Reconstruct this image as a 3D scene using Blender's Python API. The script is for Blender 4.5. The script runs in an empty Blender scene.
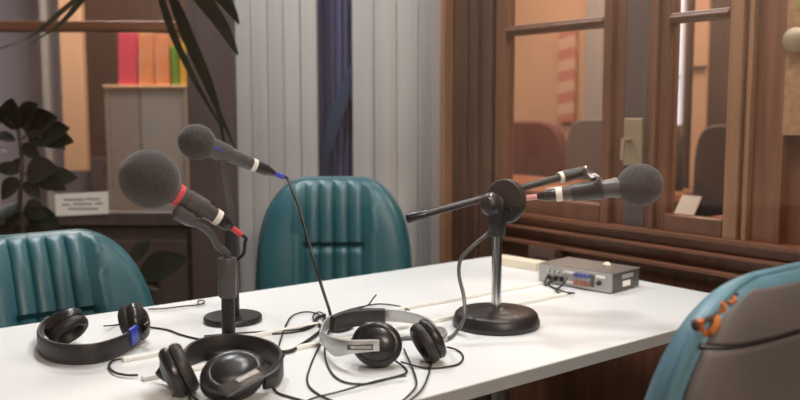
import bpy, bmesh, math, random
from mathutils import Vector, Matrix, Quaternion
random.seed(7)
PI = math.pi
S = bpy.context.scene
COL = S.collection
# ------------------------------------------------------------------ camera and measuring helpers
CH, F, PIT = 1.16, 850.0, math.radians(6.0)
CAM = Vector((0, 0, CH))
def ray(px, py):
    r = Vector((1, 0, 0)); f = Vector((0, math.cos(PIT), -math.sin(PIT))); u = Vector((0, math.sin(PIT), math.cos(PIT)))
    return f + r * ((px - 400) / F) + u * ((200 - py) / F)
def P(px, py, Y):
    d = ray(px, py); return CAM + d * (Y / d.y)
TZ = 0.74
def G(px, py, z=TZ):
    d = ray(px, py); return CAM + d * ((z - CH) / d.z)
a1 = math.radians(51.8)
U = Vector((math.sin(a1), math.cos(a1), 0)); V = Vector((-U.y, U.x, 0)); Z = Vector((0, 0, 1))
O = G(415, 400); O.z = 0                         # near long edge of the table passes here
def T(u, v, z): return O + U * u + V * v + Z * z  # table frame
UW = 1.035                                       # the wooden wall's face, in u
def W(px, py, u=UW):                             # sight line meets a plane parallel to the wooden wall
    d = ray(px, py); n = U
    return CAM + d * (((O + U * u) - CAM).dot(n) / d.dot(n))
def wl(p):                                       # world -> table frame
    q = p - O; return q.dot(U), q.dot(V), p.z

# ------------------------------------------------------------------ materials
def mat(name, col, rough=.5, metal=0, bump=0, bscale=60, var=0, vscale=8, vcol=None, spec=.5, coat=0, stretch=None, sheen=0, emit=None, estr=1):
    m = bpy.data.materials.new(name); m.use_nodes = True
    nt = m.node_tree; b = nt.nodes['Principled BSDF']
    b.inputs['Base Color'].default_value = (*col, 1); b.inputs['Roughness'].default_value = rough
    b.inputs['Metallic'].default_value = metal; b.inputs['Specular IOR Level'].default_value = spec
    b.inputs['Coat Weight'].default_value = coat
    b.inputs['Sheen Weight'].default_value = sheen
    if emit: b.inputs['Emission Color'].default_value = (*emit, 1); b.inputs['Emission Strength'].default_value = estr
    tc = nt.nodes.new('ShaderNodeTexCoord'); mp = nt.nodes.new('ShaderNodeMapping')
    nt.links.new(tc.outputs['Object'], mp.inputs['Vector'])
    if stretch: mp.inputs['Scale'].default_value = stretch
    if var:
        n = nt.nodes.new('ShaderNodeTexNoise'); n.inputs['Scale'].default_value = vscale; n.inputs['Detail'].default_value = 6
        nt.links.new(mp.outputs['Vector'], n.inputs['Vector'])
        r = nt.nodes.new('ShaderNodeValToRGB')
        c2 = vcol or tuple(c * (1 - var) for c in col)
        r.color_ramp.elements[0].position = .35; r.color_ramp.elements[1].position = .65
        r.color_ramp.elements[0].color = (*c2, 1); r.color_ramp.elements[1].color = (*col, 1)
        nt.links.new(n.outputs['Fac'], r.inputs['Fac']); nt.links.new(r.outputs['Color'], b.inputs['Base Color'])
    if bump:
        n = nt.nodes.new('ShaderNodeTexNoise'); n.inputs['Scale'].default_value = bscale; n.inputs['Detail'].default_value = 4
        nt.links.new(tc.outputs['Object'], n.inputs['Vector'])
        bp = nt.nodes.new('ShaderNodeBump'); bp.inputs['Strength'].default_value = bump; bp.inputs['Distance'].default_value = .004
        nt.links.new(n.outputs['Fac'], bp.inputs['Height']); nt.links.new(bp.outputs['Normal'], b.inputs['Normal'])
    return m
def wood(name, c1, c2, rough=.4, sc=(14, 14, .9)):
    return mat(name, c1, rough, var=1, vcol=c2, vscale=2.2, stretch=sc, bump=.06, bscale=50)
def pane_mat(name, refl_rough=0.02, tint=(1, 1, 1), ior=1.5):
    m = bpy.data.materials.new(name); m.use_nodes = True; nt = m.node_tree
    for n in list(nt.nodes): nt.nodes.remove(n)
    o = nt.nodes.new('ShaderNodeOutputMaterial'); mx = nt.nodes.new('ShaderNodeMixShader')
    t = nt.nodes.new('ShaderNodeBsdfTransparent'); t.inputs['Color'].default_value = (*tint, 1)
    g = nt.nodes.new('ShaderNodeBsdfGlossy'); g.inputs['Roughness'].default_value = refl_rough
    fr = nt.nodes.new('ShaderNodeFresnel'); fr.inputs['IOR'].default_value = ior
    ge = nt.nodes.new('ShaderNodeNewGeometry'); mu = nt.nodes.new('ShaderNodeMath'); mu.operation = 'MULTIPLY'; iv = nt.nodes.new('ShaderNodeMath'); iv.operation = 'SUBTRACT'; iv.inputs[0].default_value = 1
    nt.links.new(ge.outputs['Backfacing'], iv.inputs[1]); nt.links.new(fr.outputs[0], mu.inputs[0]); nt.links.new(iv.outputs[0], mu.inputs[1])   # each pane mirrors once, on the side it is seen from
    nt.links.new(mu.outputs[0], mx.inputs[0]); nt.links.new(t.outputs[0], mx.inputs[1]); nt.links.new(g.outputs[0], mx.inputs[2])
    nt.links.new(mx.outputs[0], o.inputs[0]); return m
M = dict(
    table=mat('white laminate', (.79, .81, .80), .32, var=.03, vscale=3),
    edge=mat('grey edge band', (.36, .35, .33), .45),
    trunk=mat('white plastic duct', (.82, .80, .74), .4),
    cream=mat('cream painted board', (.78, .70, .55), .5),
    teal=mat('teal vinyl', (.016, .095, .118), .38, bump=.12, bscale=180, var=.25, vscale=5),
    tealblue=mat('faded teal vinyl', (.13, .28, .35), .38, bump=.12, bscale=180, var=.3, vscale=14),
    hazed=mat('grey taupe vinyl', (.135, .12, .115), .62, bump=.1, bscale=150, var=.25, vscale=6),  # teal vinyl behind window haze, the haze put into its grey colour
    foamorange=mat('exposed orange foam', (.62, .19, .05), .9, bump=.6, bscale=300, var=.4, vscale=60),
    scuff=mat('scuffed brown lining', (.10, .06, .045), .9, bump=.5, bscale=200, var=.5, vscale=80),
    foam=mat('charcoal foam', (.046, .041, .041), .95, bump=.45, bscale=230, var=.45, vscale=170, sheen=.2),
    blackp=mat('black plastic', (.016, .0155, .016), .3, bump=.04, bscale=300),
    satin=mat('satin black paint', (.016, .0145, .014), .40, bump=.08, bscale=220),
    greyp=mat('dark grey plastic', (.075, .07, .07), .32),
    leather=mat('black leatherette', (.022, .019, .018), .48, bump=.25, bscale=160),
    rubber=mat('black cable rubber', (.012, .0115, .012), .45),
    chrome=mat('chrome', (.62, .60, .58), .16, 1),
    silver=mat('silver plastic', (.55, .55, .54), .33, .6),
    alu=mat('brushed aluminium', (.50, .48, .46), .38, .7, var=.15, vscale=20, stretch=(1, 30, 30)),
    topgrey=mat('grey brown metal', (.20, .175, .16), .45, .3),
    cablegrey=mat('grey cable', (.10, .095, .095), .4),
    white=mat('white print', (.85, .84, .80), .5),
    ring=mat('white tape', (.78, .74, .66), .5),
    red=mat('red tape', (.62, .06, .07), .5),
    pink=mat('pink tape', (.80, .36, .35), .5),
    blue=mat('blue tape', (.03, .06, .45), .45),
    bluep=mat('blue knobs', (.07, .09, .28), .4),
    redp=mat('red knobs', (.36, .13, .09), .4),
    wood=wood('brown oak', (.20, .082, .042), (.115, .046, .024)),
    woodl=wood('golden oak', (.27, .145, .075), (.21, .105, .055)),
    woodd=wood('dark oak', (.085, .045, .030), (.055, .03, .02)),
    woodm=wood('mid brown oak', (.145, .064, .036), (.095, .042, .025)),
    woodh=wood('brown oak rail', (.20, .082, .042), (.115, .046, .024), sc=(.9, .9, 14)),
    mauve=wood('mauve brown paint', (.085, .062, .058), (.065, .047, .044), .5),
    greywall=wood('pale limed boards', (.40, .39, .375), (.33, .32, .31), .55, (9, 9, .2)),
    curtain=mat('navy cloth', (.075, .08, .15), .8, bump=.15, bscale=200),
    darkband=mat('dark blue diagonal band', (.016, .035, .075), .6),
    plaster=mat('warm plaster', (.50, .40, .32), .8, bump=.05, bscale=30),
    rear=mat('terracotta plaster', (.46, .33, .25), .8, bump=.05, bscale=30, var=.3, vscale=1.4),
    orangewall=mat('orange plaster', (.58, .33, .19), .8, bump=.05, bscale=30),
    bluewall=mat('blue grey plaster', (.30, .30, .36), .8, bump=.05, bscale=30),
    ceil=mat('white ceiling', (.75, .73, .70), .8),
    floor=mat('dark floor', (.06, .05, .045), .5, var=.3),
    peach=mat('peach painted post', (.62, .38, .22), .6),
    shelf=mat('greige shelf', (.34, .29, .25), .55),
    shelfd=mat('grey shelf panel', (.36, .345, .32), .55),
    bpink=mat('pink binder', (.75, .09, .13), .5), borange=mat('orange binder', (.80, .26, .06), .5, var=.4, vcol=(.78, .35, .20)),
    bgreen=mat('green binder', (.16, .30, .03), .5), byellow=mat('yellow binder', (.65, .42, .04), .5),
    paper=mat('paper', (.78, .75, .68), .7), ink=mat('grey ink', (.25, .24, .23), .7),
    leaf=mat('dark leaf', (.014, .020, .011), .38, var=.5, vscale=14), leafg=mat('green strap leaf', (.022, .027, .013), .4, var=.5, vscale=10),
    stem=mat('brown stem', (.09, .06, .035), .8), pot=mat('clay pot', (.30, .13, .07), .7), soil=mat('soil', (.03, .02, .015), .95),
    cork=mat('cork', (.33, .175, .08), .85, bump=.4, bscale=120, var=.25, vscale=60),
    cfab=mat('maroon chair cloth', (.13, .04, .03), .8), cgrey=mat('grey chair cloth', (.16, .13, .115), .8), cdark=mat('dark chair cloth', (.05, .03, .025), .7),
    desk=wood('orange brown desk', (.36, .14, .06), (.26, .10, .045), .4, (.9, .9, 14)),
    brass=mat('aged brass', (.30, .23, .15), .5, .4),
    glasspane=pane_mat('window glass', .01, ior=1.8), glassw=pane_mat('casement glass', .04, (.92, .89, .87), 1.6),
    lamp=mat('lamp diffuser', (.9, .9, .9), .5, emit=(1, .93, .84), estr=6),
    sky=mat('frosted daylight pane', (.8, .82, .9), .5, emit=(.85, .88, 1), estr=.75),
    stripe=mat('red and cream stripe', (.7, .5, .35), .7),
)
# diagonal stripes for the banner
nt = M['stripe'].node_tree; b = nt.nodes['Principled BSDF']
tc = nt.nodes.new('ShaderNodeTexCoord'); wv = nt.nodes.new('ShaderNodeTexWave'); wv.bands_direction = 'DIAGONAL'
wv.inputs['Scale'].default_value = 5.5; rp = nt.nodes.new('ShaderNodeValToRGB'); rp.color_ramp.interpolation = 'CONSTANT'
rp.color_ramp.elements[0].color = (.50, .17, .11, 1); rp.color_ramp.elements[1].position = .5; rp.color_ramp.elements[1].color = (.60, .36, .23, 1)
nt.links.new(tc.outputs['Object'], wv.inputs['Vector']); nt.links.new(wv.outputs['Fac'], rp.inputs['Fac']); nt.links.new(rp.outputs['Color'], b.inputs['Base Color'])

# ------------------------------------------------------------------ mesh helpers
def link(name, bm, m, parent=None, smooth=True, bevel=0, sub=0, origin=None, weld=False):
    if weld: bmesh.ops.remove_doubles(bm, verts=bm.verts, dist=1e-5)
    bmesh.ops.recalc_face_normals(bm, faces=bm.faces)
    # put the origin in the middle of the mesh so textures and reads are local
    c = Vector((0, 0, 0))
    if origin is not None: c = Vector(origin)
    elif bm.verts:
        lo = Vector((min(v.co.x for v in bm.verts), min(v.co.y for v in bm.verts), min(v.co.z for v in bm.verts)))
        hi = Vector((max(v.co.x for v in bm.verts), max(v.co.y for v in bm.verts), max(v.co.z for v in bm.verts)))
        c = Vector(((lo.x + hi.x) / 2, (lo.y + hi.y) / 2, lo.z))
    for v in bm.verts: v.co -= c
    me = bpy.data.meshes.new(name); bm.to_mesh(me); bm.free()
    me.materials.append(M[m] if isinstance(m, str) else m)
    if smooth:
        for p in me.polygons: p.use_smooth = True
        try: me.set_sharp_from_angle(angle=math.radians(40))
        except Exception: pass
    o = bpy.data.objects.new(name, me); COL.objects.link(o)
    o.location = c
    if parent is not None:
        off = Vector((0, 0, 0)); q = parent
        while q is not None: off += q.location; q = q.parent
        o.parent = parent; o.location = c - off
    if bevel:
        md = o.modifiers.new('bevel', 'BEVEL'); md.width = bevel; md.segments = 2; md.limit_method = 'ANGLE'
    if sub:
        md = o.modifiers.new('sub', 'SUBSURF'); md.levels = sub; md.render_levels = sub
    return o
def tag(o, label, cat, group=None, kind=None):
    o['label'] = label; o['category'] = cat
    if group: o['group'] = group
    if kind: o['kind'] = kind
    return o
def struct(o, label=None):
    o['kind'] = 'structure'
    if label: o['label'] = label
    return o
def empty(name, loc, label, cat, group=None):
    o = bpy.data.objects.new(name, None); COL.objects.link(o); o.location = loc; o.empty_display_size = .05
    return tag(o, label, cat, group)
def B(): return bmesh.new()
def box(bm, c, ax, ay, az, hx, hy, hz):
    c = Vector(c); vs = []
    for i in (-1, 1):
        for j in (-1, 1):
            for k in (-1, 1): vs.append(bm.verts.new(c + ax * (hx * i) + ay * (hy * j) + az * (hz * k)))
    for f in ((0, 1, 3, 2), (4, 6, 7, 5), (0, 4, 5, 1), (2, 3, 7, 6), (0, 2, 6, 4), (1, 5, 7, 3)): bm.faces.new([vs[i] for i in f])
    return vs
X_, Y_ = Vector((1, 0, 0)), Vector((0, 1, 0))
def abox(bm, x0, x1, y0, y1, z0, z1): return box(bm, ((x0 + x1) / 2, (y0 + y1) / 2, (z0 + z1) / 2), X_, Y_, Z, (x1 - x0) / 2, (y1 - y0) / 2, (z1 - z0) / 2)
def tbox(bm, u0, u1, v0, v1, z0, z1): return box(bm, T((u0 + u1) / 2, (v0 + v1) / 2, (z0 + z1) / 2), U, V, Z, (u1 - u0) / 2, (v1 - v0) / 2, (z1 - z0) / 2)
def basis(d):
    d = Vector(d).normalized(); t = Z if abs(d.z) < .95 else X_
    x = t.cross(d).normalized(); return x, d.cross(x).normalized(), d
def lathe(bm, p, d, prof, n=32, sx=1, sy=1, up=None):
    """prof: (distance along d, radius); closed at zero radius"""
    p = Vector(p); x, y, d = basis(d)
    if up is not None:
        y = (Vector(up) - d * Vector(up).dot(d)).normalized(); x = y.cross(d)
    rows = []
    for h, r in prof:
        if r <= 1e-6: rows.append([bm.verts.new(p + d * h)])
        else: rows.append([bm.verts.new(p + d * h + x * (r * sx * math.cos(2 * PI * k / n)) + y * (r * sy * math.sin(2 * PI * k / n))) for k in range(n)])
    for a, c in zip(rows, rows[1:]):
        for k in range(n):
            q = (k + 1) % n
            if len(a) == 1 and len(c) == 1: continue
            if len(a) == 1: bm.faces.new((a[0], c[k], c[q]))
            elif len(c) == 1: bm.faces.new((a[k], a[q], c[0]))
            else: bm.faces.new((a[k], a[q], c[q], c[k]))
def cyl(bm, p, q, r, r2=None, n=24, e=.0):
    p, q = Vector(p), Vector(q); L = (q - p).length; r2 = r if r2 is None else r2
    e = min(e, L * .4, r * .5, r2 * .5)
    pr = [(0, 0), (0, r - e), (e, r), (L - e, r2), (L, r2 - e), (L, 0)] if e > 0 else [(0, 0), (0, r), (L, r2), (L, 0)]
    lathe(bm, p, q - p, pr, n)
def spline(pts, n=10):
    pts = [Vector(p) for p in pts]
    if len(pts) < 3:
        return [pts[0].lerp(pts[1], i / n) for i in range(n + 1)]
    out = []
    for i in range(len(pts) - 1):
        p0 = pts[max(i - 1, 0)]; p1 = pts[i]; p2 = pts[i + 1]; p3 = pts[min(i + 2, len(pts) - 1)]
        for k in range(n):
            t = k / n
            out.append(.5 * ((2 * p1) + (p2 - p0) * t + (2 * p0 - 5 * p1 + 4 * p2 - p3) * t * t + (3 * p1 - p0 - 3 * p2 + p3) * t ** 3))
    out.append(pts[-1]); return out
def tube(bm, pts, r, n=10, smooth=8, rr=None):
    ps = spline(pts, smooth) if smooth else [Vector(p) for p in pts]
    prev = None; rows = []
    for i, p in enumerate(ps):
        d = (ps[min(i + 1, len(ps) - 1)] - ps[max(i - 1, 0)])
        if d.length < 1e-9: d = Vector((0, 0, 1))
        d.normalize()
        if prev is None: x = basis(d)[0]
        else:
            x = prev - d * prev.dot(d)
            x = x.normalized() if x.length > 1e-6 else basis(d)[0]
        prev = x; y = d.cross(x)
        R = r if rr is None else r * (rr[0] + (rr[1] - rr[0]) * i / (len(ps) - 1))
        rows.append([bm.verts.new(p + x * (R * math.cos(2 * PI * k / n)) + y * (R * math.sin(2 * PI * k / n))) for k in range(n)])
    for a, c in zip(rows, rows[1:]):
        for k in range(n): q = (k + 1) % n; bm.faces.new((a[k], a[q], c[q], c[k]))
    bm.faces.new(rows[0][::-1]); bm.faces.new(rows[-1])
def strip(bm, pts, wdirs, w, th, smooth=8, ws=None):
    """a flat band: centre line pts, width direction(s) wdirs, width w, thickness th"""
    ps = spline(pts, smooth)
    if isinstance(wdirs, Vector): wd = [wdirs] * len(ps)
    else: wd = spline(wdirs, smooth)
    rows = []
    for i, p in enumerate(ps):
        d = (ps[min(i + 1, len(ps) - 1)] - ps[max(i - 1, 0)]).normalized()
        x = (wd[i] - d * wd[i].dot(d)).normalized(); y = d.cross(x)
        f = 1
        if ws: t = i / (len(ps) - 1) * (len(ws) - 1); k = min(int(t), len(ws) - 2); f = ws[k] + (ws[k + 1] - ws[k]) * (t - k)
        hw, ht = w * f / 2, th / 2; row = []
        for a, c in ((-1, -.6), (-.8, -1), (.8, -1), (1, -.6), (1, .6), (.8, 1), (-.8, 1), (-1, .6)): row.append(bm.verts.new(p + x * (hw * a) + y * (ht * c)))
        rows.append(row)
    for a, c in zip(rows, rows[1:]):
        for k in range(8): q = (k + 1) % 8; bm.faces.new((a[k], a[q], c[q], c[k]))
    bm.faces.new(rows[0][::-1]); bm.faces.new(rows[-1])
def uvball(bm, c, rx, ry, rz, axes=(X_, Y_, Z), n=32, m=20):
    rows = []
    for j in range(m + 1):
        th = PI * j / m
        if j in (0, m): rows.append([bm.verts.new(Vector(c) + axes[2] * (rz * math.cos(th)))]); continue
        rows.append([bm.verts.new(Vector(c) + axes[0] * (rx * math.sin(th) * math.cos(2 * PI * k / n)) + axes[1] * (ry * math.sin(th) * math.sin(2 * PI * k / n)) + axes[2] * (rz * math.cos(th))) for k in range(n)])
    for a, d in zip(rows, rows[1:]):
        for k in range(n):
            q = (k + 1) % n
            if len(a) == 1: bm.faces.new((a[0], d[k], d[q]))
            elif len(d) == 1: bm.faces.new((a[k], a[q], d[0]))
            else: bm.faces.new((a[k], a[q], d[q], d[k]))
def text_mesh(s, size, origin, ax, ay, m, parent, name, depth=.0006):
    cu = bpy.data.curves.new(name, 'FONT'); cu.body = s; cu.size = size; cu.extrude = depth; cu.align_x = 'CENTER'; cu.align_y = 'CENTER'
    o = bpy.data.objects.new(name, cu); COL.objects.link(o)
    bpy.context.view_layer.update()
    me = bpy.data.meshes.new_from_object(o.evaluated_get(bpy.context.evaluated_depsgraph_get()))
    bpy.data.objects.remove(o); bm = bmesh.new(); bm.from_mesh(me); bpy.data.meshes.remove(me)
    ax = Vector(ax).normalized(); ay = (Vector(ay) - ax * Vector(ay).dot(ax)).normalized(); az = ax.cross(ay)
    for v in bm.verts: v.co = Vector(origin) + ax * v.co.x + ay * v.co.y + az * v.co.z
    return link(name, bm, m, parent, smooth=False)

# ================================================================== THE SETTING
PY = .5                      # plane of the big studio window the photograph looks through
BY = 3.05                    # back wall
CZ = 2.7
bm = B(); abox(bm, -2.6, 4.6, -2.0, 5.4, -.1, 0); struct(link('floor', bm, 'floor', smooth=False))
bm = B(); abox(bm, -2.6, 4.6, -2.0, 5.4, CZ, CZ + .1); struct(link('ceiling', bm, 'ceil', smooth=False))
bm = B(); abox(bm, -2.6, -2.5, -2.0, 5.4, 0, CZ); struct(link('wall_left', bm, 'plaster', smooth=False))
bm = B(); abox(bm, -2.5, 4.6, -2.0, -1.9, 0, CZ); struct(link('wall_rear', bm, 'rear', smooth=False))
bm = B(); abox(bm, -2.5, 4.6, 5.3, 5.4, 0, CZ); struct(link('wall_far', bm, 'bluewall', smooth=False))
bm = B(); abox(bm, 4.5, 4.6, -1.9, 5.3, 0, CZ); struct(link('wall_right', bm, 'orangewall', smooth=False))
bm = B(); abox(bm, -2.5, 4.5, -1.9, -1.86, 0, .80); abox(bm, -2.5, 4.5, -1.9, -1.84, .80, .84); struct(link('trim_18', bm, 'woodd', smooth=False))  # unseen dark wainscot added to keep the pane's lower reflection dark
# studio window wall in front of the camera
wx0, wx1, wz0, wz1 = -1.05, 1.05, .70, 2.0
bm = B()
abox(bm, -2.5, wx0, PY - .05, PY + .05, 0, CZ); abox(bm, wx1, 4.5, PY - .05, PY + .05, 0, CZ)
abox(bm, wx0, wx1, PY - .05, PY + .05, 0, wz0); abox(bm, wx0, wx1, PY - .05, PY + .05, wz1, CZ)
struct(link('wall_front', bm, 'plaster', smooth=False))
bm = B()
for a in ((wx0, wx0 + .05, wz0, wz1), (wx1 - .05, wx1, wz0, wz1), (wx0 + .05, wx1 - .05, wz0, wz0 + .05), (wx0 + .05, wx1 - .05, wz1 - .05, wz1)):
    abox(bm, a[0], a[1], PY - .06, PY + .06, a[2], a[3])
wf = struct(link('window_1', bm, 'wood', smooth=False))
bm = B(); abox(bm, wx0 + .05, wx1 - .05, PY - .004, PY + .004, wz0 + .05, wz1 - .05)
link('window_glass', bm, 'glasspane', wf, smooth=False)

# ---- back wall: pale boarded pilasters with a dark blue curtain between them, a glazed door to their left
def wx(px, Y=BY): return P(px, 200, Y).x
def wz(py, Y=BY): return P(400, py, Y).z
def boards(name, x0, x1, n, y=BY):
    bm = B(); w = (x1 - x0) / n
    for i in range(n):
        d = (0, .007, .003, .011)[i % 4]
        abox(bm, x0 + i * w, x0 + (i + 1) * w - .0005, y - d, y + .08, 0, CZ)
    return struct(link(name, bm, 'greywall', smooth=False, bevel=.004))
boards('trim_1', wx(238), wx(318), 5)
boards('trim_2', wx(353), wx(440), 4)
bm = B(); abox(bm, wx(430), wx(441), BY - .05, BY - .021, 0, CZ); struct(link('trim_3', bm, 'greywall', smooth=False, bevel=.004))
# wall behind the curtain, and the wall to the right behind the wooden partition
bm = B(); abox(bm, wx(318), wx(353), BY + .11, BY + .16, 0, CZ); abox(bm, wx(441), wx(441) + .10, BY + .0, BY + .16, 0, CZ); struct(link('wall_back', bm, 'woodd', smooth=False))
# curtain
bm = B(); n = 60; x0, x1 = wx(316), wx(355); rows = []
for k in range(n + 1):
    x = x0 + (x1 - x0) * k / n; y = BY + .09 - .012 * math.sin(k / n * PI * 11) * (.7 + .3 * math.sin(k * .5))
    rows.append((bm.verts.new((x, y, .03)), bm.verts.new((x, y, CZ - .02)), bm.verts.new((x, y + .004, CZ - .02)), bm.verts.new((x, y + .004, .03))))
for a, c in zip(rows, rows[1:]):
    for k in range(4): q = (k + 1) % 4; bm.faces.new((a[k], a[q], c[q], c[k]))
bm.faces.new(rows[0][::-1]); bm.faces.new(rows[-1])
cur = tag(link('curtain', bm, 'curtain'), 'dark blue pleated curtain hanging in the gap between pale boarded pilasters', 'curtain')
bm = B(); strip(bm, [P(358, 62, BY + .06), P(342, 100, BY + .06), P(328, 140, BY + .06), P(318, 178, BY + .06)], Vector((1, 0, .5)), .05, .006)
link('diagonal_band', bm, 'darkband', cur)  # plain dark blue band running diagonally across the curtain

# glazed door / window, left of the pilasters
D0, D1 = wx(-130), wx(238)
fr = B()
abox(fr, wx(191), D1, BY - .02, BY + .08, 0, CZ)                       # right post
abox(fr, D0, wx(-100), BY - .02, BY + .08, 0, CZ)
tr = B(); abox(tr, D0 + .051, wx(190.5), BY, BY + .06, wz(31), wz(21)); struct(link('trim_19', tr, 'woodh', smooth=False, bevel=.004))
abox(fr, D0 + .05, wx(191), BY - .01, BY + .07, wz(226), wz(212))       # lower rail
abox(fr, D0 + .05, wx(191), BY + .02, BY + .05, .0, wz(226))            # solid lower part
for q0, q1 in ((-95, 60), (75, 185)):
    abox(fr, wx(q0), wx(q1), BY + .004, BY + .02, .12, wz(240))
dr = struct(link('door_1', fr, 'mauve', smooth=False, bevel=.006))
bm = B()
abox(bm, D0 + .1, wx(190), BY + .028, BY + .034, wz(212), wz(31)); abox(bm, D0 + .1, wx(190), BY + .028, BY + .034, wz(21), CZ - .02)
link('pane', bm, 'glassw', dr, smooth=False)
bm = B(); abox(bm, wx(192), wx(238), BY + .09, BY + .15, 0, CZ); abox(bm, -2.5, D0, BY - .02, BY + .1, 0, CZ); struct(link('wall_back_left', bm, 'mauve', smooth=False))
# small white notice on the lower rail
yN = BY - .016
c = P(81, 204, yN); bm = B(); abox(bm, P(55, 200, yN).x, P(108, 200, yN).x, yN, yN + .004, P(81, 215, yN).z, P(81, 193, yN).z)
for v in bm.verts: v.co.z += (v.co.x - c.x) * .05
nt_ = tag(link('notice', bm, 'paper', smooth=False), 'small white paper notice stuck on the lower rail of the glazed door', 'sign')
bm = B()
for (a0, a1, yy) in ((64, 84, 199.5), (86, 100, 198.7), (62, 70, 204.5), (73, 92, 203.7), (95, 103, 203), (68, 98, 208.5)):
    abox(bm, P(a0, yy, yN).x, P(a1, yy, yN).x, yN - .001, yN + .001, P(81, yy + 1, yN).z, P(81, yy - .6, yN).z)
link('printed_lines', bm, 'ink', nt_, smooth=False)

# ---- room beyond the glazed door
RY = 4.75
def far(name, m, x0, x1, y0, y1, z0, z1, bev=.004): bm = B(); abox(bm, x0, x1, y0, y1, z0, z1); return link(name, bm, m, smooth=False, bevel=bev)
def fx(px, Y): return P(px, 200, Y).x
def fz(py, Y): return P(400, py, Y).z
o = far('trim_4', 'peach', fx(66, RY), fx(88, RY), RY, RY + .06, fz(171, RY), CZ); struct(o)
o = far('trim_5', 'shelfd', fx(40, RY), fx(47, RY), RY + .1, RY + .16, 0, CZ); struct(o)
o = far('trim_6', 'mauve', fx(91, RY + .2), fx(122, RY + .2), RY + .2, RY + .26, 0, fz(160, RY)); struct(o)
o = far('trim_7', 'woodd', fx(90, RY + .3), fx(200, RY + .3), RY + .3, RY + .36, 0, CZ); struct(o)
SY = 4.2
sh = empty('bookcase', (fx(149, SY), SY + .15, 0), 'pale greige bookcase standing in the room behind the glazed door', 'bookcase')
def sb(n, m, x0, x1, z0, z1, y0=SY, y1=SY + .3): bm = B(); abox(bm, x0, x1, y0, y1, z0, z1); return link(n, bm, m, sh, smooth=False, bevel=.004)
zt = fz(85, SY)
sb('top_board', 'peach', fx(107, SY), fx(190, SY), zt - .018, zt, SY - .006)
sb('side_panel', 'shelf', fx(108, SY), fx(112, SY), 0, zt - .019); sb('side_panel', 'shelf', fx(185, SY), fx(189, SY), 0, zt - .019)
sb('cabinet_door', 'shelf', fx(112.3, SY), fx(142, SY), .06, zt - .02, SY + .004, SY + .28)
sb('cabinet_door', 'shelfd', fx(143, SY), fx(184.7, SY), .06, zt - .02, SY + .004, SY + .28)
for (a0, a1, tp, m, lb, ln) in ((121, 139.5, 33, 'bpink', 'bright pink box file standing on the bookcase behind the glazed door', 1.5), (141, 156.3, 33, 'borange', 'wide orange box file standing beside the pink one on the bookcase', 1),
                            (157.6, 172, 34, 'borange', 'orange box file standing between the other orange one and the green file', 0), (174, 181, 46, 'bgreen', 'green file standing on the bookcase behind the glazed door', -.8), (182, 189, 42, 'byellow', 'yellow file at the right end of the row on the bookcase', 0)):
    bm = B(); abox(bm, fx(a0, SY), fx(a1, SY), SY + .02, SY + .26, zt, fz(tp, SY))
    for v in bm.verts:
        if v.co.z > zt + .01: v.co.x += ln * SY / 850
        else: v.co.z = zt + .0005
    tag(link('box_file', bm, m, smooth=False, bevel=.003), lb, 'file', 'files on top of the bookcase')

# ---- wooden partition with casements on the right (parallel to the table's end)
def wall_part(px0, px1, py0, py1, u0, u1, bm):
    """upright slab in the wooden wall between two picture columns; heights from picture rows at its middle"""
    v0 = wl(W(px0, 150))[1]; v1 = wl(W(px1, 150))[1]
    pm = (px0 + px1) / 2
    z0 = 0 if py1 is None else W(pm, py1).z; z1 = CZ if py0 is None else W(pm, py0).z
    tbox(bm, u0, u1, min(v0, v1), max(v0, v1), z0, z1)
def zc(pxm, py): return W(pxm, py).z
VL = wl(W(441, 150))[1]; VR = -2.0
def vv(px): return wl(W(px, 150))[1]
# solid wall panels: below the casements, right part, above
zs = zc(590, 223)                        # sill level
bm = B()
tbox(bm, UW + .05, UW + .09, VR, VL, 0, zs)                       # lower wall
tbox(bm, UW + .05, UW + .09, VR, vv(745), zs, CZ)                 # right of casements
tbox(bm, UW + .045, UW + .09, vv(464), VL - .0, zs, CZ)           # left end
tbox(bm, UW + .05, UW + .09, vv(655), vv(605), zs, CZ)            # between
struct(link('wall_right_partition', bm, 'wood', smooth=False))
# mouldings
bm = B()
tbox(bm, UW + .0, UW + .06, vv(444), VL + .008, 0, CZ)
struct(link('trim_8', bm, 'woodl', smooth=False, bevel=.004))
bm = B()
for (a, c, d) in ((444, 459, .035), (459, 463, .012), (463, 472, .022), (472, 475, .006), (475, 486, .018), (486, 491, .03)):
    tbox(bm, UW + d, UW + .06, vv(c), vv(a), 0, CZ)
struct(link('trim_9', bm, 'woodd', smooth=False, bevel=.003))
bm = B()
for (a, c, d) in ((598, 606, .012), (606, 619, .03), (641, 647, .02), (647, 652, .008), (652, 659, .022)):
    tbox(bm, UW + d, UW + .06, vv(c), vv(a), zs, CZ)
struct(link('trim_10', bm, 'woodm', smooth=False, bevel=.003))
bm = B(); tbox(bm, UW + .02, UW + .06, vv(641), vv(619), zs, CZ); struct(link('trim_11', bm, 'mauve', smooth=False, bevel=.003))
bm = B()
for (a, c, d) in ((722, 736, .012), (736, 741, .026), (741, 746, .012)):
    tbox(bm, UW + d, UW + .06, vv(c), vv(a), zs, CZ)
struct(link('trim_12', bm, 'woodl', smooth=False, bevel=.003))
bm = B()
for (a, c, d) in ((746, 773, .03), (773, 778, .02)):
    tbox(bm, UW + d, UW + .06, vv(c), vv(a), zs, CZ)
struct(link('trim_13', bm, 'wood', smooth=False, bevel=.003))
# horizontal sill and rails under the casements
bm = B()
for (y0, y1, d) in ((222, 227, .0), (227, 236, .022), (236, 240, .006), (252, 257, .012)):
    tbox(bm, UW + d + .004, UW + .06, VR, vv(492), zc(590, y1), zc(590, y0))
struct(link('baseboard_right', bm, 'woodh', smooth=False, bevel=.003))
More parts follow.
